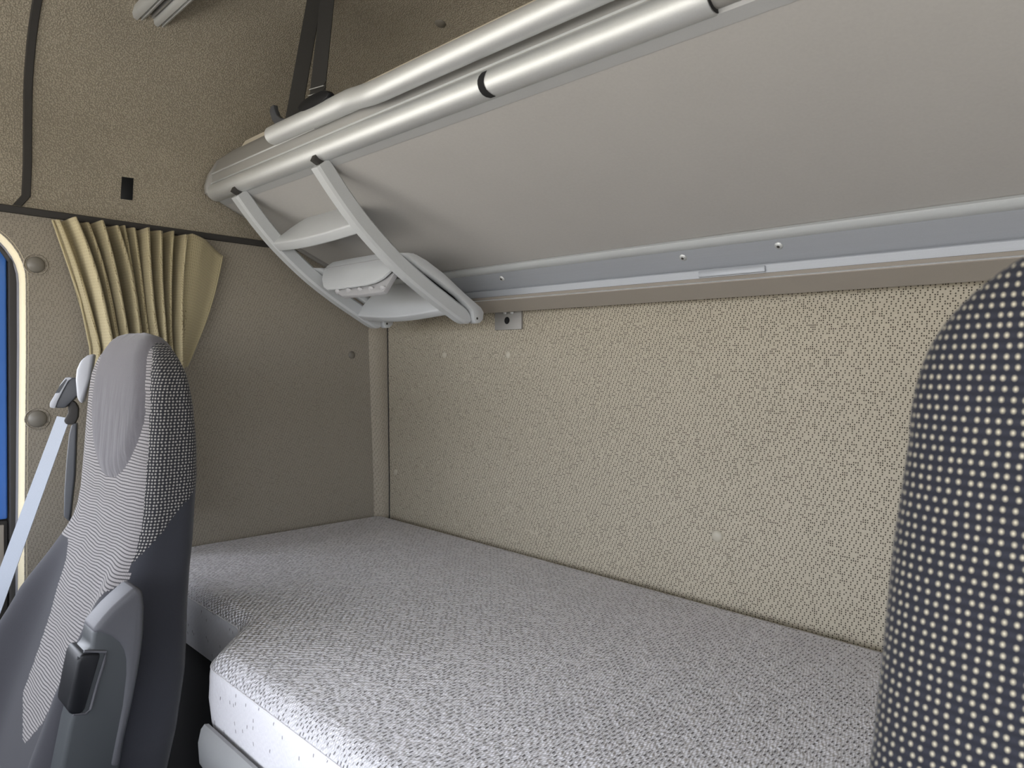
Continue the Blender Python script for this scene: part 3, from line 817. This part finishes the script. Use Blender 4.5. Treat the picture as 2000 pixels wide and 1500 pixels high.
# ================================================================ SEATS
HW = [(0.45, .235, .235), (0.60, .245, .245), (0.75, .248, .25), (0.82, .235, .245), (0.88, .215, .232), (0.92, .200, .215), (0.96, .187, .198), (1.0, .179, .184), (1.05, .177, .178), (1.15, .177, .177), (1.21, .174, .174), (1.245, .168, .168), (1.27, .157, .157), (1.285, .143, .143), (1.297, .122, .122), (1.306, .095, .095), (1.312, .065, .065), (1.3155, .02, .02)]   # z, inner, outer
YFR = [(0.45, -1.035), (0.55, -1.0), (0.65, -.968), (0.75, -.935), (0.80, -.917), (0.85, -.90), (0.90, -.885), (0.95, -.868), (1.0, -.852), (1.05, -.844), (1.10, -.840), (1.15, -.836), (1.20, -.832), (1.25, -.826), (1.28, -.818), (1.30, -.807), (1.312, -.797), (1.3155, -.792)]
YBK = [(0.45, -.865), (0.55, -.84), (0.70, -.803), (0.83, -.777), (0.90, -.768), (0.95, -.760), (1.0, -.752), (1.05, -.749), (1.10, -.746), (1.15, -.747), (1.20, -.752), (1.25, -.761), (1.28, -.769), (1.30, -.776), (1.312, -.783), (1.3155, -.787)]
BOL = [(0.45, .03), (0.6, .045), (0.75, .052), (0.82, .048), (0.88, .036), (0.93, .020), (0.98, .006), (1.02, 0.0), (1.4, 0.0)]
LV = [0.45+0.02*k for k in range(12)] + [0.69+0.003*k for k in range(202)] + [1.295, 1.300, 1.304, 1.308, 1.311, 1.3135, 1.3155]
LV = sorted(set(round(z, 4) for z in LV))
NR = 340
def ring(z):
    hi, ho = interp(HW, z); yf = interp(YFR, z)[0]; yb = interp(YBK, z)[0]; bo = interp(BOL, z)[0]
    if z > 1.205:
        t_ = min(0.9999, (z-1.205)/0.1106); hi = ho = max(0.012, 0.1748*(1-t_**2.6)**(1/2.2))
    ym = (yf+yb)/2; hd = (yb-yf)/2; N = 4.2; pts = []
    for k in range(1600):
        a = -pi/2 + 2*pi*k/1600
        c, s = cos(a), sin(a)
        xx = abs(c)**(2/N)*(1 if c >= 0 else -1); yy = abs(s)**(2/N)*(1 if s >= 0 else -1)
        x = xx*(hi if xx > 0 else ho); y = ym + hd*yy
        if yy < 0: y -= bo*exp(-((abs(xx)-0.80)/0.2)**2)*min(1, -yy*1.6)
        pts.append(Vector((x, y, z)))
    L = [0.0]
    for i in range(1600): L.append(L[-1]+(pts[(i+1) % 1600]-pts[i]).length)
    tot = L[-1]; out = []; j = 0; us = []
    for k in range(NR):
        d = tot*k/NR
        while L[j+1] < d: j += 1
        t = (d-L[j])/max(1e-9, L[j+1]-L[j]); out.append(pts[j].lerp(pts[(j+1) % 1600], t)); us.append(d if d < tot/2 else d-tot)
    return out, us
RINGS = [ring(z) for z in LV]
def build_seat(root, cx, mir, dots, dot_band, padw=0.126, flare=0.0, padc=0.027):
    R = RINGS
    V, UVc = [], []
    v = 0.0
    for i, (r, us) in enumerate(R):
        if i: v += (r[0]-R[i-1][0][0]).length
        for p, u in zip(r, us):
            q = p.copy()
            q.x *= 1+flare*max(0.0, 1.28-q.z)
            V.append(Vector((cx + (-q.x if mir else q.x), q.y, q.z))); UVc.append((u, v))
    parts = {k: [] for k in ('head_pad', 'backrest_panel', 'side_panel', 'bolster', 'side_cover', 'back_shell', 'outer_side_panel', 'outer_side_cover', 'outer_bolster')}
    def padf(x, z):
        if z < 1.088: return False
        t_ = min(1.0, (z-1.088)/0.135)
        h = padw*sqrt(1-(1-t_)**2)
        if z > 1.255: return -padw+padc < x < padw+padc-0.018-(z-1.255)*0.6
        return padc-h < x < padc+h-0.018*max(0.0, min(1.0, (z-1.185)/0.07))
    for i in range(len(LV)-1):
        for j in range(NR):
            k = (j+1) % NR
            idx = (i*NR+j, i*NR+k, (i+1)*NR+k, (i+1)*NR+j)
            pts = [R[i][0][j], R[i][0][k], R[i+1][0][k], R[i+1][0][j]]
            c = sum(pts, Vector())/4; z = c.z
            hi, ho = interp(HW, z); yf = interp(YFR, z)[0]; yb = interp(YBK, z)[0]
            yn = (c.y-(yf+yb)/2)/((yb-yf)/2)
            hw = hi if c.x > 0 else ho
            front = yn < -0.70 and abs(c.x) < hw-dot_band
            if z > 1.27 and yn < 0.9 and padf(c.x, z): key = 'head_pad'
            elif front and padf(c.x, z): key = 'head_pad'
            elif z < 0.97 and yn < -0.30:
                wl_, wr_ = interp([(0.70, 0.0, 0.02), (0.74, -.070, .06), (0.86, -.082, .10), (0.94, -.094, .15), (0.97, -.118, .19)], z)
                key = 'backrest_panel' if (yn < -0.6 and wl_ < c.x < wr_ and z > 0.70) else 'bolster'
                if c.x > hi-0.012: key = 'side_cover'
            elif yn > 0.72: key = 'back_shell'
            elif front: key = 'backrest_panel'
            else:
                lim = 1.10 + (c.y+0.745)*1.14
                key = 'side_panel' if (z > lim and z > 0.955) else 'side_cover'
                if c.x < 0 and z < 1.05 and yn < -0.3: key = 'bolster' if z < 0.99 else 'side_panel'
            if key in ('side_panel', 'side_cover', 'bolster') and c.x < 0: key = 'outer_'+key
            parts[key].append(idx)
    parts['head_pad'].append(tuple(range((len(LV)-1)*NR, len(LV)*NR)))
    mats = dict(head_pad='velvet', backrest_panel='ribbed', side_panel=dots, bolster='bolster', side_cover='plain', back_shell='seat_plastic', outer_side_panel=dots, outer_side_cover='plain', outer_bolster='bolster')
    for key, F in parts.items():
        used = {}; vv, uu, ff = [], [], []
        for f in F:
            g = []
            for q in f:
                if q not in used: used[q] = len(vv); vv.append(V[q].copy()); uu.append(UVc[q])
                g.append(used[q])
            ff.append(tuple(g[::-1] if mir else g))
        if not ff: continue
        o = mesh(key.replace('outer_', ''), vv, ff, mats[key], root, True, uu)
        if key == 'head_pad':
            # pad swells slightly out of the cover
            edge = {}
            for p in o.data.polygons:
                for e in p.edge_keys: edge[e] = edge.get(e, 0)+1
            rim = set(q for e, c_ in edge.items() if c_ == 1 for q in e)
            rimp = [o.data.vertices[q].co.copy() for q in rim]
            from mathutils.kdtree import KDTree
            kd = KDTree(len(rimp))
            for q_, r_ in enumerate(rimp): kd.insert(r_, q_)
            kd.balance()
            nrm = [vt.normal.copy() for vt in o.data.vertices]
            for vt, nv_ in zip(o.data.vertices, nrm):
                d = kd.find(vt.co)[2]
                w = min(1, d/0.03); vt.co += nv_*0.007*(1-(1-w)**2)
    mid = -1 if mir else 1
    # cushion and pedestal out of the frame
    def X(a): return cx + a*mid
    def bx(nm, lo, hi_, mt_, bev):
        a, b = sorted((X(lo[0]), X(hi_[0]))); return box(nm, (a, lo[1], lo[2]), (b, hi_[1], hi_[2]), mt_, root, bev, 4)
    bx('seat_cushion', (-.25, -1.42, .44), (.25, -.93, .58), 'bolster', 0.045)
    bx('pedestal', (-.19, -1.32, .002), (.19, -.93, .45), 'void', 0.02)
    bx('seat_frame', (-.24, -1.36, .40), (.24, -.86, .455), 'seat_plastic', 0.012)
sl_ = thing('passenger_seat', 'grey high-back passenger seat with ribbed cloth, velvet head pad and raised armrest', 'seat', (0.425, -1.1, 0.0), 'cab seats')
build_seat(sl_, 0.425, False, 'dots_left', 0.016)
sr_ = thing('driver_seat', 'driver seat in black cloth with cream dots at the right edge', 'seat', (1.765, -1.1, 0.0), 'cab seats')
build_seat(sr_, 1.765, True, 'dots_right', 0.075, 0.090, 0.30, 0.0)
for c_ in sr_.children:
    c_.location.z += 0.037 if c_.name.split('.')[0] not in ('pedestal',) else 0.0
# pale shell behind the outer shoulder of the passenger seat
shp = [(184, 690), (170, 694), (157, 704), (149, 722), (147, 742), (150, 780), (160, 790), (176, 740)]
pn = Vector((0.93, -0.36, 0)).normalized()
prism('shoulder_shell', [UP(px, py, (0.262, -0.815, 1.25), pn) for px, py in shp], -pn*0.035, 'shell', sl_, 0.006, 3)
prism('outer_shell', [UP(px, py, (0.250, -0.822, 1.05), pn) for px, py in ((150, 826), (139, 830), (134, 850), (129, 900), (125, 960), (124, 1010), (136, 1020), (146, 930))], -pn*0.02, 'seat_plastic', sl_, 0.003, 3)
# belt guide on the outer shoulder
gd = [(137, 738), (163, 738), (163, 772), (150, 773), (143, 781), (127, 797), (107, 797), (112, 783), (124, 760)]
g0 = (0.225, -0.855, 1.2)
guide = prism('belt_guide', [UP(px, py, g0, pn) for px, py in gd], -pn*0.028, 'seat_plastic', sl_, 0.003, 2)
gw = [(137, 737), (128, 737), (118, 750), (106, 772), (97, 787), (97, 796), (107, 798), (112, 784), (124, 760), (133, 744), (141, 739)]
cap_ = prism('guide_cap', [UP(px, py, Vector(g0)+pn*0.003, pn) for px, py in gw], -pn*0.030, 'shell', guide, 0.002, 2)
prism('cap_inlay', [UP(px, py, Vector(g0)+pn*0.0035, pn) for px, py in ((129, 740), (131, 742), (121, 759), (116, 767), (108, 768), (117, 753))], -pn*0.004, 'seat_plastic', guide)
prism('belt_loop', [UP(px, py, Vector(g0)-pn*0.006, pn) for px, py in ((138, 781), (147, 786), (153, 797), (152, 815), (145, 830), (128, 829), (124, 822), (133, 806), (132, 797))], -pn*0.018, 'dark', sl_, 0.003, 2)
# armrest folded up along the inner side
XA = 0.690
rid = [(272, 1146), (262, 1151), (238, 1172), (218, 1191), (202, 1209), (188, 1226), (181, 1238), (178, 1265), (164, 1278), (156, 1330), (146, 1385), (136, 1420), (120, 1500), (108, 1560)]
rear = [(222, 1560), (235, 1500), (244, 1444), (258, 1382), (269, 1326), (277, 1276), (282, 1231), (283, 1185), (280, 1158)]
W3 = lambda a, x=XA: [U(px, py, 0, x) for px, py in a]
tip_px = rid[:7]+[(198, 1240), (215, 1245), (232, 1256), (241, 1270), (245, 1290)]+[(245, 1310), (277, 1276)][1:]+rear[6:]
arm = prism('armrest', W3(rid+rear), (-0.046, 0, 0), 'arm_low', sl_, 0.006, 3)
prism('armrest_tip', [p+Vector((0.0015, -0.0012, 0.001)) for p in W3(rid[:7]+[(200, 1240), (218, 1246), (233, 1258), (241, 1272), (245, 1290), (245, 1320), (238, 1380), (226, 1440), (214, 1500), (236, 1500)]+rear[2:])], (-0.049, 0, 0), 'arm_tip', arm, 0.006, 3)
lt = [(204, 1273), (190, 1272), (166, 1274), (158, 1290), (149, 1335), (140, 1385), (147, 1392), (166, 1390), (173, 1380), (186, 1335)]
latch = prism('release_button', [p+Vector((0.005, -0.005, 0.0)) for p in W3(lt)], (-0.056, 0, 0), 'black', arm, 0.007, 3)
a0 = W3([(167, 1275), (146, 1385)]); 
tube('button_ridge', [a0[0]+Vector((0.0, -0.004, -0.004)), a0[1]+Vector((0.0, -0.004, 0.004))], 0.005, 'black', latch, 10)
tube('button_bezel', [p+Vector((0.0022, 0, 0)) for p in W3([(163, 1271), (206, 1272), (203, 1290), (188, 1337), (175, 1384), (166, 1393), (142, 1394)])], 0.0018, 'arm_tip', arm, 8)

# ---------------------------------------------------------------- seat belt
sb = thing('seat_belt', 'pale grey seat belt strap running down from the passenger seat shoulder', 'seat belt', (0.1, -0.95, 0.6))
b0 = U(124, 815, 0, 0.215); b1 = U(16, 1110, 0, 0.115)
bd = (b1-b0); b2 = b0 + bd*1.9
vd = (b0.lerp(b2, 0.4)-CAM).normalized(); wb = vd.cross(bd.normalized()).normalized()
beltw = [(wb*(0.020+0.009*k/10) + vd*0.012) for k in range(11)]
ribbon('webbing', [b0.lerp(b2, k/10) for k in range(11)], beltw, 0.0014, 'belt', sb)
box('buckle_anchor', (b2.x-.03, b2.y-.02, b2.z-.05), (b2.x+.03, b2.y+.02, b2.z+.01), 'dark', sb, 0.004)
